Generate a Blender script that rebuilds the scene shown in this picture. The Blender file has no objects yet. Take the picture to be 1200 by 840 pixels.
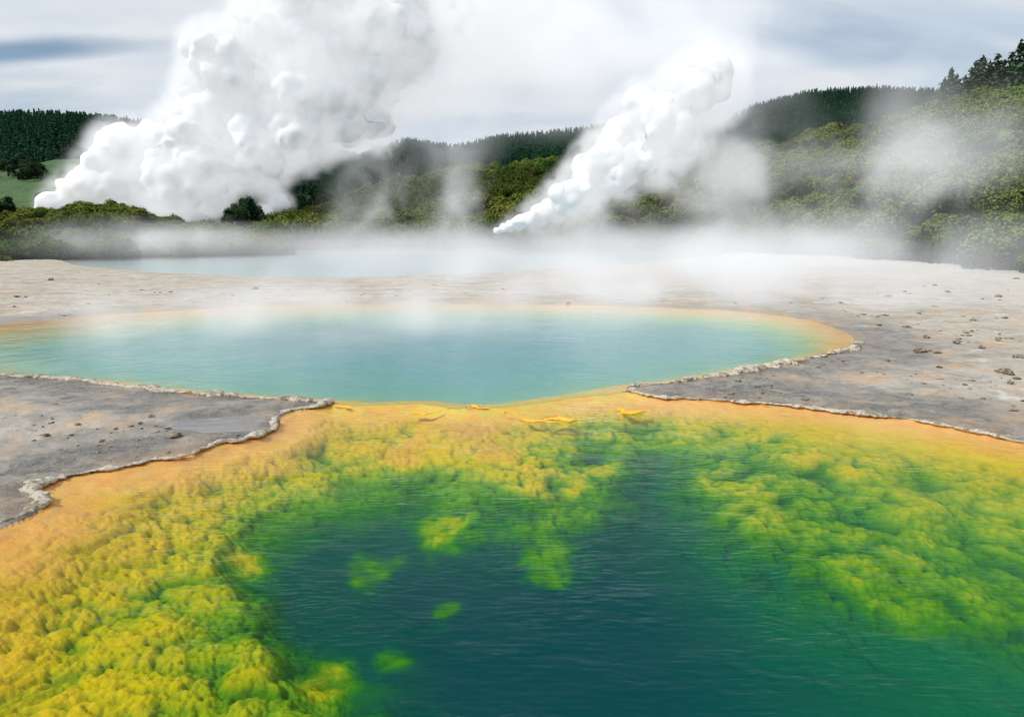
import bpy, bmesh, math, random, time
import numpy as np
from mathutils import Vector
T0=time.time()
random.seed(7); rng=np.random.default_rng(7)
scene=bpy.context.scene
COL=scene.collection

# ------------------------------------------------------------------ camera
H=4.0; P=math.radians(10.8); sP,cP=math.sin(P),math.cos(P)
cam_d=bpy.data.cameras.new("camera"); cam=bpy.data.objects.new("camera",cam_d); COL.objects.link(cam)
cam.location=(0,0,H); cam.rotation_euler=(math.radians(90)-P,0,0)
cam_d.lens=24; cam_d.sensor_width=36; cam_d.clip_end=20000; cam_d.clip_start=0.05
scene.camera=cam
scene.view_settings.view_transform='Standard'; scene.view_settings.look='None'; scene.view_settings.exposure=0

def ray(px,py):
    cx=(px-600)/800.0; cy=(420-py)/800.0
    return cx, cP+cy*sP, -sP+cy*cP
def G(px,py,z=0.0):      # image pixel projected through the camera onto the plane at height z
    x,y,dz=ray(px,py); t=(z-H)/dz
    return (x*t,y*t)
def W(px,py,d):          # point at horizontal distance d
    x,y,z=ray(px,py); t=d/math.hypot(x,y)
    return (x*t,y*t,H+z*t)

def tag(o,label=None,cat=None,kind=None,group=None):
    if label: o["label"]=label
    if cat: o["category"]=cat
    if kind: o["kind"]=kind
    if group: o["group"]=group
    return o

# ------------------------------------------------------------------ noise
def h2(ix,iy,s):
    n=(ix*374761393+iy*668265263+s*1274126177)&0xffffffff
    n=((n^(n>>13))*1274126177)&0xffffffff
    return ((n^(n>>16))&0xffffff)/16777215.0
def vn(x,y,s=0):
    xi=np.floor(x).astype(np.int64); yi=np.floor(y).astype(np.int64)
    fx=x-xi; fy=y-yi; fx=fx*fx*(3-2*fx); fy=fy*fy*(3-2*fy)
    a=h2(xi,yi,s);b=h2(xi+1,yi,s);c=h2(xi,yi+1,s);d=h2(xi+1,yi+1,s)
    return (a*(1-fx)+b*fx)*(1-fy)+(c*(1-fx)+d*fx)*fy
def fbm(x,y,o=4,s=0):
    t=0;a=.5;f=1.0
    for i in range(o):
        t=t+a*(vn(x*f+i*17.3,y*f-i*9.1,s+i)-.5); a*=.5; f*=2.03
    return t*2
def cell(x,y,s=0):
    xi=np.floor(x).astype(np.int64); yi=np.floor(y).astype(np.int64)
    best=np.full(x.shape,9.0)
    for dx in(-1,0,1):
        for dy in(-1,0,1):
            cx=xi+dx; cy=yi+dy
            px=cx+h2(cx,cy,s); py=cy+h2(cx,cy,s+77)
            best=np.minimum(best,(px-x)**2+(py-y)**2)
    return np.sqrt(best)
def h3(ix,iy,iz,s):
    n=(ix*374761393+iy*668265263+iz*362437+s*1274126177)&0xffffffff
    n=((n^(n>>13))*1274126177)&0xffffffff
    n=((n^(n>>15))*1103515245)&0xffffffff
    return ((n^(n>>16))&0xffffff)/16777215.0
def cell3(p,s=0):
    i=np.floor(p).astype(np.int64); best=np.full(len(p),9.0)
    for dx in(-1,0,1):
        for dy in(-1,0,1):
            for dz in(-1,0,1):
                c=i+np.array([dx,dy,dz])
                q=[c[:,k]+h3(c[:,0],c[:,1],c[:,2],s+31*k) for k in range(3)]
                best=np.minimum(best,sum((q[k]-p[:,k])**2 for k in range(3)))
    return np.sqrt(best)
def sm(x,a=0.0,b=1.0):
    t=np.clip((x-a)/(b-a),0,1); return t*t*(3-2*t)

# ------------------------------------------------------------------ mesh utils
def mesh_np(name,V,F,smooth=True,attrs=None):
    V=np.asarray(V,dtype=np.float32); F=np.asarray(F,dtype=np.int32); k=F.shape[1]
    me=bpy.data.meshes.new(name)
    me.vertices.add(len(V)); me.vertices.foreach_set("co",V.ravel())
    me.loops.add(F.size); me.loops.foreach_set("vertex_index",F.ravel())
    me.polygons.add(len(F)); me.polygons.foreach_set("loop_start",np.arange(0,F.size,k,dtype=np.int32))
    me.update(calc_edges=True)
    if smooth: me.shade_smooth()
    if attrs:
        for n,a in attrs.items():
            at=me.attributes.new(n,'FLOAT','POINT'); at.data.foreach_set("value",np.asarray(a,dtype=np.float32).ravel())
    return me
def add(name,me,mat=None,parent=None,loc=None):
    o=bpy.data.objects.new(name,me); COL.objects.link(o)
    if mat is not None and not me.materials: me.materials.append(mat)
    if parent: o.parent=parent
    if loc: o.location=loc
    return o
def ico(sub):
    bm=bmesh.new(); bmesh.ops.create_icosphere(bm,subdivisions=sub,radius=1.0)
    V=np.array([v.co[:] for v in bm.verts]); F=np.array([[v.index for v in f.verts] for f in bm.faces]); bm.free()
    return V,F
ICO={k:ico(k) for k in(1,2,3,4)}

# ------------------------------------------------------------------ node utils
class M:
    def __init__(s,name):
        s.m=bpy.data.materials.new(name); s.m.use_nodes=True; s.t=s.m.node_tree; s.t.nodes.clear()
        s.out=s.t.nodes.new('ShaderNodeOutputMaterial')
    def n(s,typ,ins=None,**pr):
        nd=s.t.nodes.new('ShaderNode'+typ)
        for k,v in pr.items(): setattr(nd,k,v)
        if ins:
            for k,v in ins.items(): s.put(nd.inputs[k],v)
        return nd
    def put(s,sock,v):
        if isinstance(v,bpy.types.NodeSocket): s.t.links.new(v,sock)
        elif isinstance(v,bpy.types.Node): s.t.links.new(v.outputs[0],sock)
        else:
            if sock.type=='RGBA' and hasattr(v,'__len__') and len(v)==3: v=(*v,1)
            sock.default_value=v
    def math(s,op,a,b=0.0,c=0.0,clamp=False):
        nd=s.n('Math',operation=op,use_clamp=clamp); s.put(nd.inputs[0],a); s.put(nd.inputs[1],b)
        if op in('MULTIPLY_ADD',): s.put(nd.inputs[2],c)
        return nd.outputs[0]
    def mix(s,f,a,b,blend='MIX'):
        nd=s.n('Mix',data_type='RGBA',blend_type=blend); s.put(nd.inputs[0],f); s.put(nd.inputs[6],a); s.put(nd.inputs[7],b)
        return nd.outputs[2]
    def ramp(s,f,stops,interp='LINEAR'):
        nd=s.n('ValToRGB'); s.put(nd.inputs[0],f); r=nd.color_ramp; r.interpolation=interp
        while len(r.elements)<len(stops): r.elements.new(0.5)
        for e,(p,c) in zip(r.elements,stops):
            e.position=p; e.color=(*c,1) if hasattr(c,'__len__') else (c,c,c,1)
        return nd.outputs[0]
    def mr(s,v,a,b,c=0.0,d=1.0,sm=True):
        nd=s.n('MapRange',interpolation_type='SMOOTHSTEP' if sm else 'LINEAR')
        for i,q in enumerate((v,a,b,c,d)): s.put(nd.inputs[i],q)
        return nd.outputs[0]
    def attr(s,name): return s.n('Attribute',attribute_name=name).outputs['Fac']
    def pos(s): return s.n('NewGeometry').outputs['Position']
    def vmul(s,v,k):
        nd=s.n('VectorMath',operation='MULTIPLY'); s.put(nd.inputs[0],v); s.put(nd.inputs[1],k if hasattr(k,'__len__') else (k,k,k)); return nd.outputs[0]
    def noise(s,v,sc,det=4,rough=.55,dist=0.0):
        nd=s.n('TexNoise',{'Vector':v,'Scale':sc,'Detail':det,'Roughness':rough,'Distortion':dist}); return nd.outputs[0]
    def vor(s,v,sc,feature='F1'):
        nd=s.n('TexVoronoi',{'Vector':v,'Scale':sc},feature=feature); return nd.outputs['Distance']
    def surf(s,x): s.put(s.out.inputs['Surface'],x.outputs[0] if isinstance(x,bpy.types.Node) else x); return s.m
def bsdf(m,color,rough=.8,normal=None,spec=.4):
    ins={'Base Color':color,'Roughness':rough,'Specular IOR Level':spec}
    if normal is not None: ins['Normal']=normal
    return m.n('BsdfPrincipled',ins)
def bump(m,h,strength,dist,prev=None):
    ins={'Height':h,'Strength':strength,'Distance':dist}
    if prev is not None: ins['Normal']=prev
    return m.n('Bump',ins).outputs[0]

# ------------------------------------------------------------------ world + sun
sd=Vector((-0.62,-0.30,0.72)).normalized()
el=math.asin(sd.z); az=math.atan2(sd.x,sd.y)
w=bpy.data.worlds.new("World"); scene.world=w; w.use_nodes=True; nt=w.node_tree; nt.nodes.clear()
N=lambda t:nt.nodes.new('ShaderNode'+t)
out=N('OutputWorld'); sky=N('TexSky'); sky.sky_type='NISHITA'; sky.sun_disc=False; sky.sun_elevation=el; sky.sun_rotation=az
b1=N('Background'); b1.inputs[1].default_value=0.10; nt.links.new(sky.outputs[0],b1.inputs[0])
tc=N('TexCoord'); sep=N('SeparateXYZ'); nt.links.new(tc.outputs['Generated'],sep.inputs[0])
zz=N('Math'); zz.operation='MAXIMUM'; zz.inputs[1].default_value=0.0; nt.links.new(sep.outputs[2],zz.inputs[0])
za=N('Math'); za.operation='ADD'; za.inputs[1].default_value=0.16; nt.links.new(zz.outputs[0],za.inputs[0])
dx=N('Math'); dx.operation='DIVIDE'; nt.links.new(sep.outputs[0],dx.inputs[0]); nt.links.new(za.outputs[0],dx.inputs[1])
dy=N('Math'); dy.operation='DIVIDE'; nt.links.new(sep.outputs[1],dy.inputs[0]); nt.links.new(za.outputs[0],dy.inputs[1])
cb=N('CombineXYZ'); nt.links.new(dx.outputs[0],cb.inputs[0]); nt.links.new(dy.outputs[0],cb.inputs[1])
mp=N('Mapping'); mp.inputs['Scale'].default_value=(0.42,0.85,1); mp.inputs['Location'].default_value=(1.7,0.4,0); nt.links.new(cb.outputs[0],mp.inputs[0])
n1=N('TexNoise'); n1.inputs['Scale'].default_value=1.0; n1.inputs['Detail'].default_value=7; n1.inputs['Roughness'].default_value=.5; n1.inputs['Distortion'].default_value=.35
nt.links.new(mp.outputs[0],n1.inputs[0])
r1=N('ValToRGB'); nt.links.new(n1.outputs[0],r1.inputs[0]); r1.color_ramp.elements[0].position=.34; r1.color_ramp.elements[0].color=(.3,.3,.3,1); r1.color_ramp.elements[1].position=.48; r1.color_ramp.elements[1].color=(1,1,1,1)
n2=N('TexNoise'); n2.inputs['Scale'].default_value=2.1; n2.inputs['Detail'].default_value=6; nt.links.new(mp.outputs[0],n2.inputs[0])
r2=N('ValToRGB'); nt.links.new(n2.outputs[0],r2.inputs[0]); r2.color_ramp.elements[0].position=.36; r2.color_ramp.elements[0].color=(.56,.66,.79,1); r2.color_ramp.elements[1].position=.62; r2.color_ramp.elements[1].color=(.81,.85,.89,1)
b2=N('Background'); b2.inputs[1].default_value=0.95; nt.links.new(r2.outputs[0],b2.inputs[0])
cov=r1.outputs[0]
for gx,gy,wx_,wy_,st_ in [(-1.60,2.30,.62,.13,1.0),(.55,2.75,.9,.35,.40),(.9,1.25,1.0,.25,.35)]:
    sb=N('VectorMath'); sb.operation='SUBTRACT'; nt.links.new(cb.outputs[0],sb.inputs[0]); sb.inputs[1].default_value=(gx,gy,0)
    dv=N('VectorMath'); dv.operation='DIVIDE'; nt.links.new(sb.outputs[0],dv.inputs[0]); dv.inputs[1].default_value=(wx_,wy_,1)
    ln=N('VectorMath'); ln.operation='LENGTH'; nt.links.new(dv.outputs[0],ln.inputs[0])
    ad=N('Math'); ad.operation='MULTIPLY_ADD'; nt.links.new(n2.outputs[0],ad.inputs[0]); ad.inputs[1].default_value=1.2; nt.links.new(ln.outputs['Value'],ad.inputs[2])
    mr_=N('MapRange'); mr_.interpolation_type='SMOOTHSTEP'; nt.links.new(ad.outputs[0],mr_.inputs[0]); mr_.inputs[1].default_value=.85; mr_.inputs[2].default_value=1.7; mr_.inputs[3].default_value=1-st_; mr_.inputs[4].default_value=1
    ml=N('Math'); ml.operation='MULTIPLY'; nt.links.new(cov,ml.inputs[0]); nt.links.new(mr_.outputs[0],ml.inputs[1]); cov=ml.outputs[0]
mx=N('MixShader'); nt.links.new(cov,mx.inputs[0]); nt.links.new(b1.outputs[0],mx.inputs[1]); nt.links.new(b2.outputs[0],mx.inputs[2]); nt.links.new(mx.outputs[0],out.inputs[0])
sl=bpy.data.lights.new("sun",'SUN'); sl.energy=3.2; sl.angle=math.radians(2); sl.color=(1,.96,.9)
so=bpy.data.objects.new("sun",sl); COL.objects.link(so); so.rotation_euler=sd.to_track_quat('Z','Y').to_euler(); so.location=(-50,-20,60)

# ------------------------------------------------------------------ shorelines from image pixels
def catmull(pts,n=8):
    pts=np.array(pts,float); q=np.vstack([2*pts[0]-pts[1],pts,2*pts[-1]-pts[-2]]); r=[]
    for i in range(1,len(q)-2):
        for t in np.linspace(0,1,n,endpoint=False):
            a,b,c,d=q[i-1],q[i],q[i+1],q[i+2]
            r.append(.5*((2*b)+(-a+c)*t+(2*a-5*b+4*c-d)*t*t+(-a+3*b-3*c+d)*t**3))
    r.append(pts[-1]); return np.array(r)
def plan(pxl,n=8): return np.array([G(x,y) for x,y in catmull(pxl,n)])  # curve given in image pixels, each point projected to the ground plane
def rough(c,amp=.06,s=3,f=1.3):
    c=c.copy(); a=np.sin(np.linspace(0,math.pi,len(c)))**.3
    c[:,0]+=amp*a*fbm(c[:,0]*f,c[:,1]*f,4,s)*2; c[:,1]+=amp*a*fbm(c[:,0]*f+40,c[:,1]*f,4,s+9)*2.6
    return c
FL=rough(plan([(388,471),(366,479),(345,483),(328,492),(318,502),(296,511),(262,520),(225,531),(170,543),(110,553),(62,564),(32,575),(40,585),(46,594),(34,605),(0,620),(-60,650),(-150,690)],10),.09,3,1.6)
FR=rough(plan([(735,459),(775,466),(830,469),(900,474),(960,480),(1020,487),(1080,495),(1140,506),(1200,518),(1300,540),(1500,600)],10),.06,5)
SH=rough(plan([(388,471),(430,475),(490,471),(540,477),(600,476),(660,468),(735,459)],8),.08,8)
ML=rough(plan([(388,471),(345,469),(300,467),(240,463),(170,456),(100,448),(50,444),(0,441),(-80,430),(-150,412)],10),.10,11)
MT=rough(plan([(-150,412),(-100,395),(0,381),(70,373),(150,367),(260,361),(400,357),(550,356),(700,358),(800,361),(880,366),(950,376),(990,390),(1004,401)],8),.12,13,.6)
MR=rough(plan([(1004,401),(996,409),(975,415),(940,424),(895,431),(855,439),(800,447),(760,452),(742,453),(735,459)],10),.12,15,1.4)
Fpoly=np.vstack([FL[:-1],FL[-1:],[(-9.5,3),(-9.5,-3),(16,-3),(16,6)],FR[::-1],SH[::-1][1:-1]])
Mpoly=np.vstack([ML[:-1],MT[:-1],MR[:-1],SH[::-1][:-1]])
Xpoly=rough(plan([(60,303),(140,294),(400,288),(650,288),(830,290),(850,298),(690,312),(520,322),(400,325),(220,321),(110,313),(60,303)],8),.5,21,.2)[:-1]
Dpoly=np.array([G(x,y,-.6) for x,y in catmull([(345,860),(312,800),(262,745),(232,700),(245,650),(315,600),(375,575),(450,556),(500,562),(560,578),(620,600),(690,592),(735,548),(785,538),(815,600),(850,640),(920,680),(1020,722),(1130,760),(1300,800)],5)]+[(9,1),(5,-3),(-1.5,-3),(-1.5,2)])

def decim(p,step):
    o=[p[0]]
    for q in p[1:]:
        if np.hypot(*(q-o[-1]))>=step: o.append(q)
    return np.array(o)
def sdist(x,y,poly):
    d=np.full(x.shape,1e9,dtype=np.float32); ins=np.zeros(x.shape,bool)
    n=len(poly)
    for i in range(n):
        ax,ay=poly[i]; bx,by=poly[(i+1)%n]; ex,ey=bx-ax,by-ay; L=ex*ex+ey*ey+1e-12
        t=np.clip(((x-ax)*ex+(y-ay)*ey)/L,0,1)
        d=np.minimum(d,(x-ax-ex*t)**2+(y-ay-ey*t)**2)
        if ay!=by:
            c=((ay>y)!=(by>y))&(x<(bx-ax)*(y-ay)/(by-ay)+ax); ins^=c
    d=np.sqrt(d); return np.where(ins,d,-d)

# ------------------------------------------------------------------ ground sheet
rr=np.concatenate([np.exp(np.linspace(math.log(1.5),math.log(45),1050,endpoint=False)),np.exp(np.linspace(math.log(45),math.log(7000),230))])
aa=np.radians(np.linspace(-52,52,860))
R,A=np.meshgrid(rr,aa,indexing='ij'); nr,na=R.shape
X=(R*np.sin(A)).ravel().astype(np.float32); Y=(R*np.cos(A)).ravel().astype(np.float32); Rf=R.ravel()
sF=sdist(X,Y,decim(Fpoly,.10)); 
sM=sdist(X,Y,decim(Mpoly,.25)); sX=sdist(X,Y,Xpoly)
dS=np.full(len(X),9.0); 
for i in range(len(SH)-1):
    (ax,ay),(bx,by)=SH[i],SH[i+1]; ex,ey=bx-ax,by-ay; L_=ex*ex+ey*ey+1e-9; tt=np.clip(((X-ax)*ex+(Y-ay)*ey)/L_,0,1); dS=np.minimum(dS,np.sqrt((X-ax-ex*tt)**2+(Y-ay-ey*tt)**2))
x=X.astype(float); y=Y.astype(float)
Z=np.zeros(len(X))
land=(sF<=0)&(sM<=0)&(sX<=0)
dl=np.minimum(np.minimum(-sF,-sM),-sX)
zl=.015+.045*sm(dl,0,.6)+.045*fbm(x*.9,y*.9,5,40)*sm(dl,.1,.8)+.016*fbm(x*6,y*6,4,41)+.25*sm(dl,2,30)*(fbm(x*.06,y*.06,4,43)+.35)
crk=cell(x*1.6+.3*fbm(x*2,y*2,3,451),y*2.6,45); zl+=.03*sm(crk,.2,.6)*sm(dl,.3,1.5)
zl-=.02*sm(.35-cell(x*4,y*5,452),0,.2)*sm(dl,.3,1.0)*sm(fbm(x*.7,y*.7,3,453),0,.3)
pu=G(265,496); pud=1.1*np.exp(-(((x-pu[0])/1.1)**2+((y-pu[1])/.75)**2))
pud=pud+.42*fbm(x*.9,y*1.4,5,47)+.32*np.exp(-dl/3.0); pud=sm(pud,.42,.80)*sm(dl,.1,.45)
zl=zl*(1-.85*pud)+.02*.85*pud
Z[land]=np.maximum(zl,-.01)[land]
Z[sM>0]=-(.03+.5*sm(sM,0,2.5)+.03*fbm(x*1.5,y*1.5,3,50))[sM>0]
Z[sX>0]=-(.05+.3*sm(sX,0,4))[sX>0]
# front pool bed
m=sF>0; xf,yf,sf=x[m],y[m],sF[m].astype(float)
sDf=sdist(xf,yf,Dpoly).astype(float)
wx=xf+.22*fbm(xf*1.1,yf*1.1,4,60)+.05*fbm(xf*6,yf*6,3,600); wy=yf+.22*fbm(xf*1.1+9,yf*1.1,4,61)+.05*fbm(xf*6+5,yf*6,3,601)
hemi=lambda c,r:np.sqrt(np.clip(1-(c/r)**2,0,1))
L1=hemi(cell(wx*1.1,wy*1.1,62),.85); L2=hemi(cell(wx*2.7,wy*2.7,63),.85); L3=hemi(cell(wx*6.3,wy*6.3,64),.85); L4=hemi(cell(wx*14,wy*14,65),.85); L5=hemi(cell(wx*30,wy*30,69),.85)
t=sf/(sf+np.maximum(-sDf,0)+1e-6)+.30*fbm(xf*.8,yf*.8,5,66)*sm(sf,.1,1.5)
nom=np.interp(t,[-.1,0,.10,.28,.5,.75,1.0],[.02,.03,.08,.20,.38,.60,.85])      # nominal water depth
nom=nom+np.clip(sDf+.6*fbm(xf*.9,yf*.9,4,67),0,4)*(.60+.5*sm(-xf,-.3,1.2)*sm(-yf,-11,-7))
lm=sm(t+.2*fbm(xf*1.5,yf*1.5,3,68),.08,.32)
lump=.33*L1+.28*L2+.20*L3+.12*L4+.07*L5
cd=nom-lm*(lump-.5)*(.30+.80*sm(nom,.1,.7))
for px,py,rad,top in [(650,574,1.15,.22),(705,548,.7,.25),(590,535,.9,.18),(522,687,.34,.62),(390,780,.60,.45),(640,635,.9,.52),(520,605,.75,.50),(430,640,.6,.62),(550,522,.9,.25),(245,700,.3,.5),(300,640,.45,.45),(470,535,.8,.22),(900,620,.9,.35),(1050,690,.8,.4),(860,570,.8,.3),(960,560,.9,.25),(460,740,.35,.75)]:
    cx_,cy_=G(px,py,-.5); q=np.hypot(wx-cx_,(wy-cy_)*.75)/rad+.5*fbm(xf*2.5,yf*2.5,4,px)
    k=sm(1-q,0,.8)*.92; cd=cd*(1-k)+np.minimum(cd,top+.50-.85*lump)*k
near=sm(sf,0,.25)
cd=np.maximum(cd,.02)*near+.02*(1-near); cd=np.maximum(cd,.012)
zdeep=.95*(1-np.exp(-nom/.75)); zz_=zdeep-lm*(lump-.5)*.34*np.exp(-np.maximum(nom-.9,0)*2.0)*(.5+.5*sm(nom,.1,.4))
zz_=np.maximum(zz_,.02)*near+.02*(1-near)
Z[m]=-np.maximum(zz_,.012)
CD=np.zeros(len(X)); CD[m]=cd
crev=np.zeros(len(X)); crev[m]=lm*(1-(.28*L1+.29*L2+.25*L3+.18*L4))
V=np.stack([X,Y,Z],1)
idx=np.arange(nr*na).reshape(nr,na)
F=np.stack([idx[:-1,:-1].ravel(),idx[:-1,1:].ravel(),idx[1:,1:].ravel(),idx[1:,:-1].ravel()],1)[:,::-1]
gme=mesh_np("ground",V,F,True,{'sf':sF,'smid':sM,'sfar':sX,'dl':dl,'crev':crev,'cd':CD,'pud':pud*land,'dsh':dS})
print("ground",time.time()-T0)

g=M("sinter_and_microbial_mat")
p=g.pos(); sfA=g.attr('sf'); smA=g.attr('smid'); sxA=g.attr('sfar'); dlA=g.attr('dl'); cvA=g.attr('crev'); pdA=g.attr('pud'); dsA=g.attr('dsh')
xyz=g.n('SeparateXYZ'); g.put(xyz.inputs[0],p); px_,py_,pz_=xyz.outputs[:3]
nA=g.noise(p,.7,5,.6); nB=g.noise(p,4,4,.6); nC=g.noise(p,22,3,.65); nD=g.noise(g.vmul(p,(1,1.6,1)),.22,5,.62); nE=g.noise(g.vmul(p,(.9,1.3,1)),.8,7,.7,.8)
dpt=g.attr('cd')
side=g.mr(px_,-2.4,1.8,1.05,1.9)
dd=g.math('MULTIPLY',dpt,side)
dd=g.math('ADD',dd,g.math('MULTIPLY',g.mr(px_,-1.0,1.5,.04,.20),g.mr(sfA,.5,2.6)))
dd=g.math('ADD',dd,g.math('MULTIPLY',g.mr(sfA,2.2,4.0,0,.10),g.mr(px_,-5.0,-3.2,0,1)))
dd=g.math('ADD',dd,g.math('MULTIPLY',g.math('SUBTRACT',nB,.5),.12))
dd=g.math('ADD',dd,g.math('MULTIPLY',g.math('SUBTRACT',nA,.5),.22))
dn=g.math('DIVIDE',g.math('MAXIMUM',dd,0.0),3.0)
shal=g.mr(dn,.32,.60,1,0)
cF=g.ramp(dn,[(0,(.70,.34,.07)),(.022,(.74,.39,.045)),(.055,(.74,.45,.015)),(.10,(.62,.45,.004)),(.15,(.38,.39,.004)),(.215,(.15,.31,.005)),(.31,(.045,.215,.010)),(.44,(.009,.125,.030)),(.60,(.0003,.068,.048)),(1,(.0001,.050,.056))])
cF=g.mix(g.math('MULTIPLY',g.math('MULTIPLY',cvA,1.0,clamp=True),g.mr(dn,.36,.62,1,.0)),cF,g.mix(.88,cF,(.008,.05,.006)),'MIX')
cF=g.mix(g.math('MULTIPLY',g.mr(nC,.35,.7,0,.35),shal),cF,g.mix(1.0,cF,(.55,.62,.4),'MULTIPLY'))
gr=g.math('MULTIPLY',g.mr(px_,1.2,5.0),g.mr(dn,.3,.6))
cF=g.mix(g.math('MULTIPLY',gr,.65),cF,(.002,.125,.042))
edge=g.mr(g.math('ADD',sfA,g.math('MULTIPLY',g.math('SUBTRACT',nA,.5),.9)),.15,1.25,1,0)
cF=g.mix(g.math('MULTIPLY',edge,.9),cF,g.mix(g.mr(nB,.3,.65),(.78,.33,.07),(.80,.42,.10)))
cF=g.mix(g.math('MULTIPLY',g.mr(dsA,.1,1.0,1,0),.85),cF,g.mix(g.mr(nB,.35,.6),(.80,.38,.02),(.70,.52,.04)))
# middle pool
sm_=g.math('ADD',smA,g.math('MULTIPLY',g.math('SUBTRACT',nA,.5),1.1))
sm_=g.math('MULTIPLY',sm_,g.mr(px_,-20,-8,.6,1))
farf=g.mr(py_,24,34)
edgeM=g.mix(farf,(.70,.34,.03),(.66,.44,.17))
cM=g.ramp(g.math('DIVIDE',g.math('MAXIMUM',sm_,0.0),9.0),[(0,(.66,.33,.06)),(.06,(.66,.42,.07)),(.12,(.48,.44,.12)),(.20,(.22,.39,.21)),(.32,(.095,.34,.29)),(.6,(.07,.31,.32)),(1,(.065,.285,.325))])
cM=g.mix(g.math('MULTIPLY',g.mr(smA,0,1.4,1,0),.7),cM,edgeM)
cM=g.mix(g.math('MULTIPLY',g.mr(dsA,.15,1.5,1,0),.75),cM,(.50,.42,.03))
cM=g.mix(g.math('MULTIPLY',g.mr(px_,-22,-6,.35,0),g.mr(smA,.5,2)),cM,(.32,.47,.40))
cX=g.mix(g.mr(sxA,0,4),(.45,.43,.34),(.20,.38,.40))
# land
wet=g.math('MULTIPLY',g.mr(g.math('ADD',dlA,g.math('MULTIPLY',g.math('SUBTRACT',nA,.5),8.0)),.2,4.5,1,0),g.mr(py_,24,38,1,.12))
wet=g.math('MAXIMUM',wet,pdA)
dry=g.ramp(nD,[(.25,(.30,.26,.205)),(.40,(.42,.375,.305)),(.50,(.54,.495,.42)),(.60,(.37,.33,.27)),(.74,(.59,.55,.48))])
dry=g.mix(g.mr(nE,.55,.66,0,.6),dry,(.21,.175,.135))
dry=g.mix(g.mr(nE,.45,.35,0,.75),dry,(.70,.68,.63))
dry=g.mix(g.mr(nC,.35,.70,0,.4),dry,(.24,.205,.165))
dry=g.mix(g.math('MULTIPLY',g.mr(nA,.52,.62,0,.6),g.mr(nE,.36,.52)),dry,(.58,.35,.17))
dry=g.mix(g.math('MULTIPLY',g.mr(px_,10,30,0,.45),g.mr(py_,25,50)),dry,(.66,.64,.59))
wetc=g.mix(g.mr(nB,.3,.7),(.10,.09,.078),(.22,.197,.165))
wetc=g.mix(g.mr(nE,.50,.60,0,.7),wetc,(.37,.335,.28))
wetc=g.mix(g.mr(nC,.52,.72,0,.6),wetc,(.41,.375,.32))
wetc=g.mix(g.mr(nC,.46,.34,0,.5),wetc,(.06,.055,.05))
wetc=g.mix(g.math('MULTIPLY',pdA,.7),wetc,(.12,.115,.105))
cL=g.mix(wet,dry,wetc)
og=g.math('MULTIPLY',g.mr(dlA,0,1.1,1,0),g.mr(nA,.4,.62))
og=g.math('MULTIPLY',og,g.mr(py_,18,34,.25,.7))
cL=g.mix(og,cL,(.56,.32,.13))
col=g.mix(g.math('GREATER_THAN',sfA,0),cL,cF)
col=g.mix(g.math('GREATER_THAN',smA,0),col,cM)
col=g.mix(g.math('GREATER_THAN',sxA,0),col,cX)
rgh=g.mix(wet,(.85,)*3,g.mix(g.mr(nE,.42,.58),(.14,)*3,(.42,)*3)); rgh=g.mix(pdA,rgh,(.05,)*3)
hgt=g.math('ADD',g.math('MULTIPLY',nC,.6),g.math('MULTIPLY',g.noise(p,70,2,.7),.35))
hgt=g.math('ADD',hgt,g.math('MULTIPLY',nB,.9))
infr=g.math('GREATER_THAN',sfA,0)
bst=g.math('MULTIPLY',g.mr(pdA,0,1,.7,.03),g.math('MAXIMUM',g.math('SUBTRACT',1.0,infr),g.math('MULTIPLY',shal,.7)))
bm_=bump(g,hgt,bst,.06)
under=g.math('MAXIMUM',infr,g.math('GREATER_THAN',smA,0))
gb=bsdf(g,col,g.mix(under,rgh,(.9,)*3),bm_,.45); g.put(gb.inputs['Specular IOR Level'],g.mr(under,0,1,.5,.0))
g.surf(gb)
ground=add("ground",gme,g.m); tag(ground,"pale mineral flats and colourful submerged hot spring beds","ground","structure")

# ------------------------------------------------------------------ water
def water_mat(name,tint,r=.03,sc=1.0,strength=.25,ior=1.2,fine=.2):
    m=M(name); p=m.pos()
    a=m.noise(m.vmul(p,(1.0,1.6,1)),1.3*sc,2,.5,.8); b=m.noise(m.vmul(p,(.9,3.0,1)),4.5*sc,2,.55,.3); c=m.noise(p,.4*sc,3)
    hh=m.math('ADD',m.math('MULTIPLY',a,.7),m.math('MULTIPLY',b,fine)); hh=m.math('MULTIPLY',hh,m.mr(c,.35,.65,.3,1.2))
    nrm=bump(m,hh,strength,.09)
    fr=m.n('Fresnel',{'IOR':ior,'Normal':nrm})
    gl=m.n('BsdfGlossy',{'Color':(1,1,1),'Roughness':r,'Normal':nrm})
    tr=m.n('BsdfTransparent',{'Color':tint})
    mxs=m.n('MixShader'); m.put(mxs.inputs[0],fr); m.put(mxs.inputs[1],tr); m.put(mxs.inputs[2],gl)
    m.surf(mxs); return m.m
def water(name,poly,mat,label,z=0.0):
    bm=bmesh.new(); vs=[bm.verts.new((a,b,z)) for a,b in poly]; f=bm.faces.new(vs)
    bm.normal_update()
    if f.normal.z<0: f.normal_flip()
    bmesh.ops.triangulate(bm,faces=[f]); me=bpy.data.meshes.new(name); bm.to_mesh(me); bm.free()
    o=add(name,me,mat); tag(o,label,"hot spring water","structure"); return o
water("pool_water",decim(Fpoly,.06),water_mat("clear_spring_water",(.92,.99,.98),.02,1.0,.55,1.15,.30),"clear rippled water over green and orange hot spring bed")
water("pool_water",decim(Mpoly,.1),water_mat("milky_spring_water",(.95,.99,.98),.08,1.6,.18,1.26),"milky turquoise steaming water in broad pool")
water("pool_water",Xpoly,water_mat("distant_spring_water",(.95,.99,.98),.2,.8,.1,1.25),"pale blue steaming water of distant pool")

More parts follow.
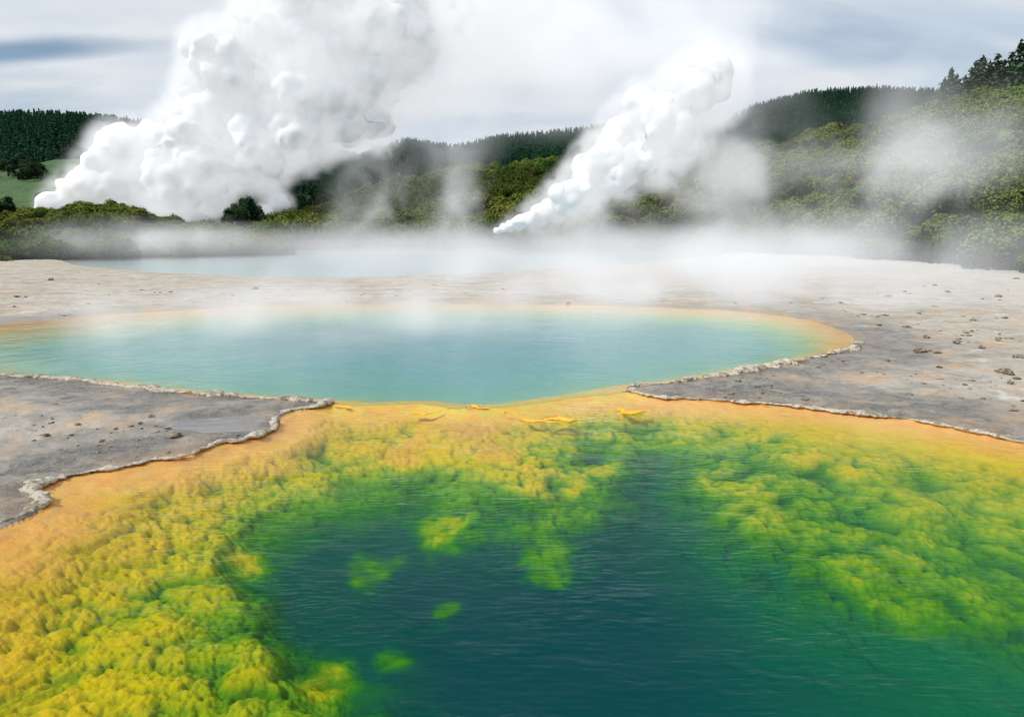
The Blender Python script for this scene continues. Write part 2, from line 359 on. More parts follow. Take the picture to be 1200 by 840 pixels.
# ------------------------------------------------------------------ sinter rims
rm=M("sinter_crust"); p=rm.pos(); z_=rm.n('SeparateXYZ'); rm.put(z_.inputs[0],p)
a=rm.noise(p,5,5,.7); b=rm.noise(p,35,4,.7); c=rm.vor(p,14)
cc=rm.mix(rm.mr(a,.36,.56),(.21,.16,.10),(.62,.56,.45)); cc=rm.mix(rm.mr(b,.46,.68,0,.7),cc,(.14,.10,.065))
cc=rm.mix(rm.mr(z_.outputs[2],.0,.028,.85,0),cc,(.38,.18,.05))
rm.surf(bsdf(rm,cc,.75,bump(rm,rm.math('ADD',b,c),.8,.03)))
ro=M("orange_mat_crust"); p=ro.pos(); a=ro.noise(p,7,5,.65); b=ro.noise(p,40,4,.7)
cc=ro.mix(ro.mr(a,.35,.65),(.82,.36,.015),(.88,.52,.04)); cc=ro.mix(ro.mr(a,.58,.68,0,.6),cc,(.80,.68,.38))
ro.surf(bsdf(ro,cc,.6,bump(ro,b,.3,.02)))
def rim(name,curve,rad,mat,label,flat=.50,step=.022,zc=.025,seed=1,gap=None,cat="mineral crust"):
    c=curve; s=np.concatenate([[0],np.cumsum(np.hypot(*np.diff(c,axis=0).T))]); n=max(8,int(s[-1]/step))
    u=np.linspace(0,s[-1],n); cx=np.interp(u,s,c[:,0]); cy=np.interp(u,s,c[:,1])
    k=3; ker=np.ones(2*k+1)/(2*k+1)
    cx=np.convolve(np.pad(cx,k,'edge'),ker,'valid'); cy=np.convolve(np.pad(cy,k,'edge'),ker,'valid')
    tx=np.gradient(cx); ty=np.gradient(cy); l=np.hypot(tx,ty)+1e-9; nx,ny=-ty/l,tx/l
    off=fbm(u*1.7,u*0+seed,4,seed+40)*rad*1.8; cx=cx+nx*off; cy=cy+ny*off
    K=14; th=np.linspace(0,2*math.pi,K,endpoint=False)
    env=np.clip(np.minimum(u,s[-1]-u)/(rad*3),0.05,1)**.5
    rb=rad*np.clip(.80+1.4*fbm(u*1.3,u*0+seed,4,seed)+.7*fbm(u*6,u*0,3,seed+2),.25,2)*env
    if gap is not None: rb=rb*np.clip(sm(fbm(u*1.6,u*0+3.3,4,seed+5),gap-.10,gap+.14),.06,1)
    P3=np.zeros((n,K,3))
    wl=1+1.1*fbm(u*2.2,u*0+9,3,seed+7); wr=1+1.1*fbm(u*2.2,u*0+19,3,seed+8)
    for j,tt in enumerate(th):
        ww=rb*math.cos(tt)*(wl if math.cos(tt)<0 else wr)
        P3[:,j,0]=cx+nx*ww; P3[:,j,1]=cy+ny*ww; P3[:,j,2]=zc+rb*flat*math.sin(tt)
    q=P3.reshape(-1,3); 
    dsp=(.55-cell3(q*6,seed))*.4+(.5-cell3(q*17,seed+1))*.35+(.5-cell3(q*40,seed+1))*.3
    cen=np.repeat(np.stack([cx,cy,np.full(n,zc)],1),K,0); dirv=q-cen; q=q+dirv*dsp[:,None]*1.3
    i=np.arange(n*K).reshape(n,K); i2=np.roll(i,-1,1)
    F=np.stack([i[:-1].ravel(),i2[:-1].ravel(),i2[1:].ravel(),i[1:].ravel()],1)
    o=add(name,mesh_np(name,q,F),mat); tag(o,label,cat,"structure"); return o
tongueL=np.vstack([ML[::-1],FL[1:]])
rim("sinter_rim",tongueL,.10,rm.m,"knobbly white and brown sinter rim edging wet flat",seed=2)
rim("sinter_rim",MR[::-1],.15,rm.m,"thick knobbly grey sinter rim beside turquoise pool",seed=4)
rim("sinter_rim",FR,.07,rm.m,"thin pale sinter rim stained orange at waterline",seed=6)
led=rough(plan([(392,474),(430,478),(462,486),(500,483),(540,475),(572,478),(596,486),(640,494),(678,490)],10),.16,31,3)
rim("orange_ledge",led,.12,ro.m,"thin wavy orange microbial ledge breaking the water surface",flat=.25,zc=.006,seed=8,gap=-.16,cat="microbial ledge")
rim("orange_ledge",rough(plan([(720,478),(738,482),(757,481)],6),.05,33,3),.09,ro.m,"short orange and white mineral ledge in shallow water",flat=.3,zc=.008,seed=9,cat="microbial ledge")
rim("orange_ledge",rough(plan([(612,492),(645,495),(676,492)],6),.05,34,3),.09,ro.m,"short orange mineral ledge in shallow water",flat=.3,zc=.008,seed=12,cat="microbial ledge")

# ------------------------------------------------------------------ rocks
rk=M("weathered_rock"); p=rk.pos(); a=rk.noise(p,12,5,.6); b=rk.noise(p,50,3,.7)
cc=rk.mix(rk.mr(a,.35,.65),(.09,.07,.05),(.34,.28,.19)); 
rk.surf(bsdf(rk,cc,.8,bump(rk,b,.8,.03)))
rock_me=[]
for k in range(6):
    V0,F0=ICO[3]; V1=V0.copy()*np.array([1,.75,.55]); n_=cell3(V0*1.3+k*7,k); n2_=cell3(V0*3.5+k*3,k+9)
    V1*= (1.15-.55*n_-.22*n2_)[:,None]
    me=mesh_np("rock",V1,F0,False); me.materials.append(rk.m); rock_me.append(me)
def gi_(x_,y_):
    r_=math.hypot(x_,y_); a_=math.atan2(x_,y_); i=min(int(np.searchsorted(rr,r_)),nr-1); j=min(max(int((a_-aa[0])/(aa[1]-aa[0])),0),na-1)
    return i*na+j
def gz(x_,y_): return float(V[gi_(x_,y_),2])
rocks=[(205,516,.20),(178,492,.11),(92,503,.08),(66,478,.06),(120,522,.07),(40,520,.06),(1062,386,.22),(1085,399,.17),(1078,416,.30),(1098,417,.16),(1030,384,.15),(1065,466,.14),(1178,441,.28),(1120,405,.16),(1150,410,.15),(1195,422,.25),(1182,400,.15),(1140,378,.2),(985,357,.18),(1188,485,.12),(1010,440,.07),(1100,470,.06),(950,462,.05),(1130,455,.09),(60,330,.3),(300,340,.25),(1170,350,.3),(1190,330,.35),(1040,350,.25),(20,350,.22),(1110,345,.22),(1100,435,.10),(1040,425,.09)]
for i,(a_,b_,s_) in enumerate(rocks):
    x_,y_=G(a_,b_); o=add("rock",rock_me[i%6]); o.location=(x_,y_,gz(x_,y_)+s_*.15); o.scale=(s_*random.uniform(.8,1.2),s_,s_*random.uniform(.6,1)); o.rotation_euler=(0,0,random.uniform(0,6))
    tag(o,"jagged brown rock lying on the mineral flat","rock",group="rocks scattered on the sinter flats")
Vs=[];Fs=[];off=0; V0,F0=ICO[1]; cnt=0; jr=random.Random(3)
pcand=[]
for _ in range(16000):
    pcand.append(G(jr.uniform(-60,1260),jr.triangular(320,600,370)))
pc=np.array(pcand); cl=fbm(pc[:,0]*.35,pc[:,1]*.5,4,444); okk=cl>.16
for (x_,y_),k_ in zip(pcand,okk):
    if not k_ or cnt>=700: continue
    q_=gi_(x_,y_); r_=math.hypot(x_,y_)
    if dl[q_]<.25 or pud[q_]>.3: continue
    s_=(.006+.040*jr.random()**5)*(1+r_/25); q=V0*np.array([s_*jr.uniform(.7,1.4),s_,s_*.5])*(1+.3*rng.random((len(V0),1)))
    Vs.append(q+np.array([x_,y_,V[q_,2]+s_*.1])); Fs.append(F0+off); off+=len(V0); cnt+=1
o=add("pebbles",mesh_np("pebbles",np.vstack(Vs),np.vstack(Fs),False),rk.m); tag(o,"loose grit and small stones on sinter flats","pebbles","stuff")
print("rocks",time.time()-T0)

# ------------------------------------------------------------------ hills
class Hill:
    def __init__(s,name,prof,label,mat,noise=.05,seed=0,nscale=30.,umax=1.6,res=(160,60)):
        prof=np.array(prof,float); s.az=np.array([math.atan2(ray(a,267)[0],ray(a,267)[1]) for a in prof[:,0]])
        s.r0=prof[:,2]; s.rc=prof[:,3]
        s.Hc=np.array([W(a,b,d)[2] for a,b,c,d in prof]); s.noise=noise; s.seed=seed; s.ns=nscale; s.umax=umax
        az=np.linspace(s.az[0],s.az[-1],res[0]); u=np.linspace(-.04,umax,res[1])
        Az,U=np.meshgrid(az,u,indexing='ij'); x_,y_,z_=s.at(Az.ravel(),U.ravel())
        i=np.arange(res[0]*res[1]).reshape(res)
        F=np.stack([i[:-1,:-1].ravel(),i[1:,:-1].ravel(),i[1:,1:].ravel(),i[:-1,1:].ravel()],1)[:,::-1]
        s.obj=add(name,mesh_np(name,np.stack([x_,y_,z_],1),F),mat); tag(s.obj,label,"hill","structure")
    def at(s,az,u):
        r0=np.interp(az,s.az,s.r0); rc=np.interp(az,s.az,s.rc); Hc=np.interp(az,s.az,s.Hc)
        r=r0+(rc-r0)*u; x_=r*np.sin(az); y_=r*np.cos(az)
        sh=np.where(u<1,np.sin(np.clip(u,0,1)*math.pi/2)**1.15,1-.55*(np.clip(u-1,0,2)/.6)**2)
        nz=fbm(x_/s.ns,y_/s.ns,4,s.seed)-.3*np.abs(fbm(az*9,u*1.2,3,s.seed+4))
        z_=Hc*sh*(1+s.noise*nz*2)-.6*(u<=0)
        z_=np.where(u<0,-1.0,z_)
        return x_,y_,z_
def soil(name,c1,c2,sc=.05,detail=.6):
    m=M(name); p=m.pos(); a=m.noise(p,sc,6,.6); b=m.noise(p,detail,4,.65)
    c=m.mix(m.mr(a,.35,.65),c1,c2); c=m.mix(m.mr(b,.4,.7,0,.6),c,m.mix(1,c,(.5,.55,.5),'MULTIPLY'))
    m.surf(bsdf(m,c,.95,bump(m,b,.6,1.5),.1)); return m.m
bushsoil=soil("scrub_floor",(.025,.04,.012),(.045,.055,.018)); past=soil("pasture",(.06,.115,.05),(.10,.155,.07),.03,.2); fors=soil("hazed_forest_floor",(.02,.045,.03),(.03,.055,.035))  # forest floor colour is bluer, with distance haze painted in
hA=Hill("hill",[(300,276,150,190),(345,270,150,195),(400,254,148,205),(470,230,146,220),(540,214,145,240),(620,207,142,255),(700,205,140,265),(780,203,135,270),(860,196,125,270),(940,185,112,265),(1020,172,100,255),(1100,154,90,245),(1160,145,82,238),(1200,141,76,230),(1320,130,66,220),(1500,118,60,210)],"scrub covered hillside rising behind the steaming flats",bushsoil,.06,3,28,1.5,(220,80))
hB=Hill("hill",[(720,225,330,450),(780,190,330,450),(830,158,330,450),(870,135,330,460),(930,119,330,470),(1000,115,330,480),(1080,120,330,480),(1150,130,330,480),(1300,132,330,480),(1500,126,330,480)],"dark conifer covered ridge behind scrub hill",fors,.03,5,60)
hC=Hill("hill",[(380,222,500,720),(430,190,500,720),(480,174,500,720),(540,182,500,720),(580,176,500,720),(640,171,500,720),(700,162,500,720),(760,156,500,720),(830,162,500,720),(900,180,500,720)],"distant hazy conifer plantation ridge",fors,.03,7,90)
hD=Hill("hill",[(-300,166,650,900),(0,154,650,900),(60,151,650,900),(130,152,650,900),(200,160,650,900),(300,172,650,900),(400,190,650,900),(480,205,650,900)],"far dark pine plantation ridge",fors,.03,9,90)
hE=Hill("hill",[(-300,215,380,560),(-60,212,380,560),(20,198,380,560),(80,186,380,560),(130,186,380,560),(190,204,380,560),(260,226,380,560),(330,245,380,560)],"rounded pale green cleared hill",past,.04,11,50)
hF=Hill("hill",[(-300,252,105,140),(-60,262,105,140),(0,270,106,140),(50,262,107,138),(90,257,108,136),(130,256,108,136),(180,266,110,136),(230,274,112,134),(290,282,114,132),(330,288,115,130)],"low scrubby mound beside the flats",bushsoil,.08,13,12,1.7,(120,40))

# ------------------------------------------------------------------ vegetation
def leafmat(name,c1,c2,c3,sc=.25,f=.75):
    m=M(name); oi=m.n('ObjectInfo'); p=m.pos(); a=m.noise(p,sc,3,.6); sh=m.attr('shade')
    c=m.mix(m.mr(a,.35,.65),c1,c2); c=m.mix(m.math('MULTIPLY',oi.outputs['Random'],f),c,c3)
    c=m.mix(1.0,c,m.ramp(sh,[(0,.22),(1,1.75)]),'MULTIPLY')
    m.surf(m.n('BsdfDiffuse',{'Color':c})); return m.m
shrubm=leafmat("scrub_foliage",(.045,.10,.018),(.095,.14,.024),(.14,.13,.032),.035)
pinem=leafmat("hazed_pine_foliage",(.022,.075,.046),(.032,.095,.056),(.042,.10,.06),.02)  # blue in the leaf colour paints aerial haze onto the far ridges
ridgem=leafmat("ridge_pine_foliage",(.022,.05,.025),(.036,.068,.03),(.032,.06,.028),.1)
bark=M("bark"); bark.surf(bsdf(bark,bark.mix(bark.noise(bark.pos(),6),(.05,.035,.025),(.14,.10,.07)),.9)); bark=bark.m
def leaves(C,Nrm,size,r):
    n=len(C); t=r.normal(size=(n,3)); nn=Nrm+r.normal(size=(n,3))*.45; nn/=np.linalg.norm(nn,axis=1)[:,None]
    t-=nn*(t*nn).sum(1)[:,None]; t/=np.linalg.norm(t,axis=1)[:,None]; b_=np.cross(nn,t); s=size*r.uniform(.6,1.4,(n,1))
    V=np.stack([C-t*s,C-b_*s*.7,C+t*s,C+b_*s*.7],1).reshape(-1,3); F=np.arange(n*4).reshape(n,4); return V,F
def shrub(seed,nl=12,per=190,mat=None):
    r=np.random.default_rng(seed); Vs=[];Fs=[];Sh=[];off=0
    for k in range(nl):
        a_=r.uniform(0,6.28); q=r.uniform(0,.75)**.7; c=np.array([math.cos(a_)*q,math.sin(a_)*q,.45+.55*(1-q*q)*r.uniform(.6,1.05)]); R_=r.uniform(.26,.42)
        br=r.uniform(.3,1)
        d=r.normal(size=(per,3)); d[:,2]=d[:,2]*.9+.25; d/=np.linalg.norm(d,axis=1)[:,None]
        C=c+d*R_*r.uniform(.85,1.10,(per,1)); v,f=leaves(C,d,.048,r); Vs.append(v);Fs.append(f+off);off+=len(v)
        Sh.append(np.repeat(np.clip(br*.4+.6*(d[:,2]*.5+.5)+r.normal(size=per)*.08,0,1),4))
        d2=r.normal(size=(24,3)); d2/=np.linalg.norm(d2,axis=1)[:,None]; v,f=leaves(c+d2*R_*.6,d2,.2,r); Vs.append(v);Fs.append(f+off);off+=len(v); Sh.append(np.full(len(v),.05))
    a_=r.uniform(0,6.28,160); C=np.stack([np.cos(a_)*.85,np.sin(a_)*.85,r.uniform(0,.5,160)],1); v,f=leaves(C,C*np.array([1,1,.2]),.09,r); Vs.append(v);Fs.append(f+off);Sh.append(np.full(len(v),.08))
    me=mesh_np("shrub",np.vstack(Vs),np.vstack(Fs),False,{'shade':np.concatenate(Sh)}); me.materials.append(mat or shrubm); return me
def conifer(seed,mat,layers=13,per=26,wide=.24,irr=.1,bottom=.12,size=.03):
    r=np.random.default_rng(seed); Vs=[];Fs=[];Sh=[];off=0
    for k in range(layers):
        h=bottom+(1-bottom)*k/layers; R_=wide*(1-(k/layers)**1.2)*(1+r.normal()*irr)+.015
        nb=per if k<layers*.7 else per//2
        a_=r.uniform(0,6.28,nb*3); q=np.repeat(r.uniform(.45,1.1,nb),3)*np.tile([1,.7,.4],nb); a_=np.repeat(a_[:nb],3)+r.normal(size=nb*3)*.08
        C=np.stack([np.cos(a_)*q*R_,np.sin(a_)*q*R_,h-q*R_*.25+r.normal(size=nb*3)*.015+.02],1)
        d=np.stack([np.cos(a_)*.4,np.sin(a_)*.4,np.ones(nb*3)*.9],1); v,f=leaves(C,d,size,r); Vs.append(v);Fs.append(f+off);off+=len(v)
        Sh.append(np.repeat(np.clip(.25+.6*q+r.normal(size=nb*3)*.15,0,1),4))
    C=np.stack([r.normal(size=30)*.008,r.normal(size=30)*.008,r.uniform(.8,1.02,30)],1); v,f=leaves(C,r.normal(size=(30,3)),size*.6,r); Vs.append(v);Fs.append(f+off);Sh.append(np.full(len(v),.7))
    me=mesh_np("crown",np.vstack(Vs),np.vstack(Fs),False,{'shade':np.concatenate(Sh)}); me.materials.append(mat); return me
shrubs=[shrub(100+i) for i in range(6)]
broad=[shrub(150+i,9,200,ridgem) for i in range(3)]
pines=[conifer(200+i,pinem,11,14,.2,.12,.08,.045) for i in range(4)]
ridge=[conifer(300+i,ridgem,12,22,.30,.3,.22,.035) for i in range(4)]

def scatter(name,protos,pts,scl,label,cat):
    pc=bpy.data.collections.new(name+"_kinds")
    for i,me in enumerate(protos): pc.objects.link(bpy.data.objects.new(name+"_kind",me))
    n=len(pts); me=bpy.data.meshes.new(name); me.vertices.add(n); me.vertices.foreach_set("co",np.asarray(pts,dtype=np.float32).ravel())
    for nm,ar,ty in(("scl",scl,'FLOAT'),("rot",rng.uniform(0,6.28,n),'FLOAT')):
        at=me.attributes.new(nm,ty,'POINT'); at.data.foreach_set("value",np.asarray(ar,dtype=np.float32))
    at=me.attributes.new("pick",'INT','POINT'); at.data.foreach_set("value",rng.integers(0,len(protos),n).astype(np.int32))
    o=add(name,me); ng=bpy.data.node_groups.new(name,'GeometryNodeTree')
    ng.interface.new_socket("Geometry",in_out='INPUT',socket_type='NodeSocketGeometry'); ng.interface.new_socket("Geometry",in_out='OUTPUT',socket_type='NodeSocketGeometry')
    q=ng.nodes; gi=q.new('NodeGroupInput'); go=q.new('NodeGroupOutput'); ip=q.new('GeometryNodeInstanceOnPoints'); ci=q.new('GeometryNodeCollectionInfo')
    ci.inputs['Collection'].default_value=pc; ci.inputs['Separate Children'].default_value=True; ci.inputs['Reset Children'].default_value=True
    def na_(nm,ty):
        a_=q.new('GeometryNodeInputNamedAttribute'); a_.data_type=ty; a_.inputs[0].default_value=nm
        return [s for s in a_.outputs if s.enabled and s.name=='Attribute'][0]
    cx=q.new('ShaderNodeCombineXYZ'); L=ng.links
    mtp=q.new('GeometryNodeMeshToPoints')
    L.new(na_("rot",'FLOAT'),cx.inputs[2]); L.new(gi.outputs[0],mtp.inputs[0]); L.new(mtp.outputs[0],ip.inputs['Points']); L.new(ci.outputs[0],ip.inputs['Instance']); ip.inputs['Pick Instance'].default_value=True
    L.new(na_("pick",'INT'),ip.inputs['Instance Index']); L.new(cx.outputs[0],ip.inputs['Rotation']); L.new(na_("scl",'FLOAT'),ip.inputs['Scale']); L.new(ip.outputs[0],go.inputs[0])
    md=o.modifiers.new("scatter",'NODES'); md.node_group=ng
    tag(o,label,cat,"stuff"); return o
def hillpts(h,n,u0=0,u1=1.25,a0=None,a1=None,bias=1.0):
    a_=rng.uniform(h.az[0] if a0 is None else a0,h.az[-1] if a1 is None else a1,n); u=u0+(u1-u0)*rng.uniform(0,1,n)**bias
    x_,y_,z_=h.at(a_,u); return np.stack([x_,y_,z_],1),u
pt,u=hillpts(hA,5600,.0,1.12,bias=.85); gapn=fbm(pt[:,0]/18,pt[:,1]/18,3,90); keep=gapn>-.42; pt=pt[keep]; pt[:,2]-=.4
rd=np.hypot(pt[:,0],pt[:,1]); azp=np.arctan2(pt[:,0],pt[:,1]); foot=(rd<112)&(azp<math.radians(43)); 
sc=(1.5+3.0*rng.uniform(0,1,len(pt))**2)*(.8+.5*(gapn[keep]+.4))
indiv=list(zip(pt[foot][:90],sc[foot][:90])); fm=np.ones(len(pt),bool); fm[np.where(foot)[0][:90]]=False
scatter("hillside_scrub",shrubs,pt[fm],sc[fm],"dense olive green native scrub covering the hillside","scrub")
pt,u=hillpts(hF,520,-.02,1.3); pt[:,2]-=.3; sF_=rng.uniform(1.1,2.5,len(pt))
azf=np.arctan2(pt[:,0],pt[:,1]); vis=(azf>math.radians(-38.5))&(u<1.1); ids=np.where(vis)[0][:200]
indiv2=[(pt[i],sF_[i]) for i in ids]; fm=np.ones(len(pt),bool); fm[ids]=False
scatter("mound_scrub",shrubs,pt[fm],sF_[fm],"low scrub on the back of the mound","scrub")
for lst,grp in((indiv,"shrubs at the foot of the hillside"),(indiv2,"shrubs on the low mound")):
    for q,s_ in lst:
        o=bpy.data.objects.new("shrub",random.choice(shrubs)); COL.objects.link(o); o.location=q; k=s_*random.uniform(.9,1.15); o.scale=(k,k,k*random.uniform(.75,1.05)); o.rotation_euler=(0,0,random.uniform(0,6.28))
        tag(o,"rounded olive green native shrub on scrubby slope","shrub",group=grp)
pt,u=hillpts(hB,9000,.1,1.1); scatter("conifer_forest",pines,pt,rng.uniform(3.5,6.0,len(pt)),"dark green conifer forest on ridge","forest")
pt,u=hillpts(hC,4500,.2,1.12); scatter("conifer_forest",pines,pt,rng.uniform(8,12,len(pt)),"distant dark conifer plantation","forest")
pt,u=hillpts(hD,5500,.3,1.12); scatter("conifer_forest",pines,pt,rng.uniform(13,18,len(pt)),"far off pine plantation along ridge","forest")
pt,u=hillpts(hE,420,.0,.9); kk=(u<.25)|(fbm(pt[:,0]/60,pt[:,1]/60,3,77)>.12); pt=pt[kk]; scatter("conifer_forest",broad,pt,rng.uniform(3.5,7,len(pt)),"belt of dark trees below cleared hill","forest")
bm=bmesh.new(); bmesh.ops.create_cone(bm,cap_ends=True,segments=8,radius1=.03,radius2=.006,depth=.9); bmesh.ops.translate(bm,verts=bm.verts,vec=(0,0,.45)); trunk_me=bpy.data.meshes.new("trunk"); bm.to_mesh(trunk_me); bm.free()
for px,hh,dy in [(1106,14,0),(1113,16,0),(1120,14,0),(1130,14,1),(1140,17,0),(1148,18,0),(1157,17,1),(1165,18,0),(1172,16,0),(1181,18,1),(1190,20,0),(1199,19,0),(1208,20,0),(1222,17,0),(1240,16,0)]:
    a_=math.atan2(*ray(px,105)[:2]); x_,y_,z_=[float(v[0]) for v in hA.at(np.array([a_]),np.array([.97+.03*dy]))]
    e=bpy.data.objects.new("pine_tree",None); COL.objects.link(e); e.location=(x_,y_,z_-.3); e.rotation_euler=(0,0,random.uniform(0,6)); hh*=1.0
    tag(e,"dark pine tree standing on the ridge crest","tree",group="pines on the ridge crest")
    cr=bpy.data.objects.new("crown",random.choice(ridge)); COL.objects.link(cr); cr.parent=e; cr.scale=(hh*.9,hh*.9,hh)
    tr=add("trunk",trunk_me,bark,e); tr.scale=(hh,hh,hh)
for px,py,d,hh in [(268,268,160,4.5),(277,266,164,6.5),(286,264,166,8),(293,264,160,7),(301,265,163,5.5),(311,267,160,4.5),(322,268,166,4),(355,262,195,10),(368,262,198,12),(380,262,200,11),(392,262,201,9),(335,262,195,8),(345,260,196,9),(440,235,300,20),(453,235,300,24),(466,235,305,25),(480,235,310,20)]:
    x_,y_,z_=W(px,py,d); e=bpy.data.objects.new("broadleaf_tree",None); COL.objects.link(e); e.location=(x_,y_,z_-1); e.rotation_euler=(0,0,random.uniform(0,6))
    tag(e,"dark green bushy tree beside rising steam","tree",group="dark trees around the steam vents")
    cr=bpy.data.objects.new("crown",random.choice(broad)); COL.objects.link(cr); cr.parent=e; cr.scale=(hh*.38,hh*.38,hh*.64); cr.location=(0,0,hh*.12)
    tr=add("trunk",trunk_me,bark,e); tr.scale=(hh*.9,hh*.9,hh*.8)
print("veg",time.time()-T0)

# ------------------------------------------------------------------ steam plumes
st=M("dense_steam")
d=st.n('BsdfDiffuse',{'Color':(.96,.965,.975)}); t_=st.n('BsdfTranslucent',{'Color':(.96,.965,.975)}); m1=st.n('MixShader'); m1.inputs[0].default_value=.22; st.put(m1.inputs[1],d); st.put(m1.inputs[2],t_)
st.surf(m1)

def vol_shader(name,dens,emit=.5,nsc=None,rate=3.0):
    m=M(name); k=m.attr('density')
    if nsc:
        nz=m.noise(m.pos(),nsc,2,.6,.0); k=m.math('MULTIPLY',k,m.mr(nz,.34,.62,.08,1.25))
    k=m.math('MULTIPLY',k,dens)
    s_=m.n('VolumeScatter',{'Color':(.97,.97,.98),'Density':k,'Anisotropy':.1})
    e=m.n('Emission',{'Color':(.95,.97,1),'Strength':m.math('MULTIPLY',k,emit)})  # added glow in place of light scattered many times inside the steam
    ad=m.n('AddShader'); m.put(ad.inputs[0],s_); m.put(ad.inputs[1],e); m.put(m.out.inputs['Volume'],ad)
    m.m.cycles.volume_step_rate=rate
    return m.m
def gn(name):
    ng=bpy.data.node_groups.new(name,'GeometryNodeTree')
    ng.interface.new_socket("Geometry",in_out='INPUT',socket_type='NodeSocketGeometry'); ng.interface.new_socket("Geometry",in_out='OUTPUT',socket_type='NodeSocketGeometry')
    return ng,ng.nodes.new('NodeGroupInput'),ng.nodes.new('NodeGroupOutput')
def remesh(name,V,F,vox,smooth=0):
    o=bpy.data.objects.new(name,mesh_np(name,V,F)); COL.objects.link(o); md=o.modifiers.new("r",'REMESH'); md.mode='VOXEL'; md.voxel_size=vox
    if smooth: ms=o.modifiers.new("s",'SMOOTH'); ms.factor=.5; ms.iterations=smooth
    dg=bpy.context.evaluated_depsgraph_get(); dg.update(); me=bpy.data.meshes.new_from_object(o.evaluated_get(dg)); bpy.data.objects.remove(o); return me
def spheres(L,sub=2):
    V0,F0=ICO[sub]; Vs=[];Fs=[]
    for k,(c,r_) in enumerate(L): Vs.append(V0*r_+np.array(c)); Fs.append(F0+k*len(V0))
    return np.vstack(Vs),np.vstack(Fs)
def plume(pts,dist,label,seed,vox=.5,inflate=1.5,vd=.5,band=2.5,shrink=1.0,emit=.42,vv=1.2,amp=1.0,nsc=.22,soft=()):
    r=np.random.default_rng(seed); L=[];big=[];extra=[]
    for px,py,rp in pts:
        dd_=dist+r.uniform(-.5,.5)*rp*.25; c=np.array(W(px,py,dd_)); R_=rp*dist/800; L.append((c,R_*.80*shrink)); big.append((c,R_*.97))
        for k in range(16):
            d=r.normal(size=3); d/=np.linalg.norm(d); rs=R_*r.uniform(.24,.46); L.append((c+d*(R_*1.02-rs)*shrink,rs*shrink)); extra.append((c+d*(R_*1.06-rs),rs))
    V_,F_=spheres(L); me=remesh("steam",V_,F_,vox,5); n=len(me.vertices); co=np.empty(n*3,np.float32); me.vertices.foreach_get("co",co); co=co.reshape(-1,3).astype(float)
    no=np.empty(n*3,np.float32); me.vertex_normals.foreach_get("vector",no); no=no.reshape(-1,3)
    ds=3.8*(.55-cell3(co/7.5,seed))+1.7*(.5-cell3(co/3.4,seed+3))
    hgt=np.clip(co[:,2]/16,.12,1)*amp; co+=no*(ds*hgt)[:,None]; me.vertices.foreach_set("co",co.astype(np.float32).ravel()); me.update(); me.shade_smooth()
    o=add("steam_plume",me,st.m); tag(o,label,"steam plume")
    S=[(c,r_+inflate*min(1,r_/5)) for c,r_ in big]+[(c,r_+inflate*min(1,r_/3)) for c,r_ in extra]
    for px,py,rp in soft:
        c=np.array(W(px,py,dist+r.uniform(-3,3))); S.append((c,rp*dist/800))
    V_,F_=spheres(S,2); me=remesh("veil",V_,F_,vv); me.shade_smooth()
    v=add("steam_veil",me,None,o); ng,gi,go=gn("fog"); q=ng.nodes; mv=q.new('GeometryNodeMeshToVolume'); mv.resolution_mode='VOXEL_SIZE'
    mv.inputs['Voxel Size'].default_value=vv; mv.inputs['Density'].default_value=1.0; mv.inputs['Interior Band Width'].default_value=band
    smt=q.new('GeometryNodeSetMaterial'); smt.inputs['Material'].default_value=vol_shader("glowing_veil_steam",vd,emit,nsc,1.5)
    ng.links.new(gi.outputs[0],mv.inputs[0]); ng.links.new(mv.outputs[0],smt.inputs[0]); ng.links.new(smt.outputs[0],go.inputs[0])
    md=v.modifiers.new("fog",'NODES'); md.node_group=ng
    return o
p1=[(52,246,9),(66,238,14),(84,229,19),(105,222,24),(128,208,30),(150,182,33),(160,215,34),(190,180,38),(205,215,38),(222,170,36),(235,200,40),(250,120,42),(262,70,38),(248,236,18),(285,150,58),(300,95,58),(330,45,50),(298,182,38),(345,150,46),(350,100,60),(385,60,62),(375,0,60),(400,125,46),(430,30,62),(430,88,46),(460,-30,70),(478,50,46),(400,150,26),(515,-5,50),(440,140,24)]
soft1=[(545,20,55),(530,75,42),(600,-10,60),(490,115,34),(590,55,40),(450,165,26)]
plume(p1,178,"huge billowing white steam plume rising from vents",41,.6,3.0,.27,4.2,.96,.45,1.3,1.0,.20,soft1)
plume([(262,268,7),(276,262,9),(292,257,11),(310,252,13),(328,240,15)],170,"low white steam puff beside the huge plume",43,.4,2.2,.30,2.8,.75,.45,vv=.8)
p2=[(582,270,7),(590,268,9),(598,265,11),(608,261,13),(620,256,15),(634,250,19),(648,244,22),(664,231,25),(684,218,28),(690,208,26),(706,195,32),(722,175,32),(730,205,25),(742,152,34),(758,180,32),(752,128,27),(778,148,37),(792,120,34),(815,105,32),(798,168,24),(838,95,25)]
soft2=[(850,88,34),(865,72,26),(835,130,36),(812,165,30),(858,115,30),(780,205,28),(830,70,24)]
plume(p2,132,"bright white steam plume leaning over a small vent",47,.38,2.8,.34,3.4,.84,.45,.8,.8,.28,soft2)

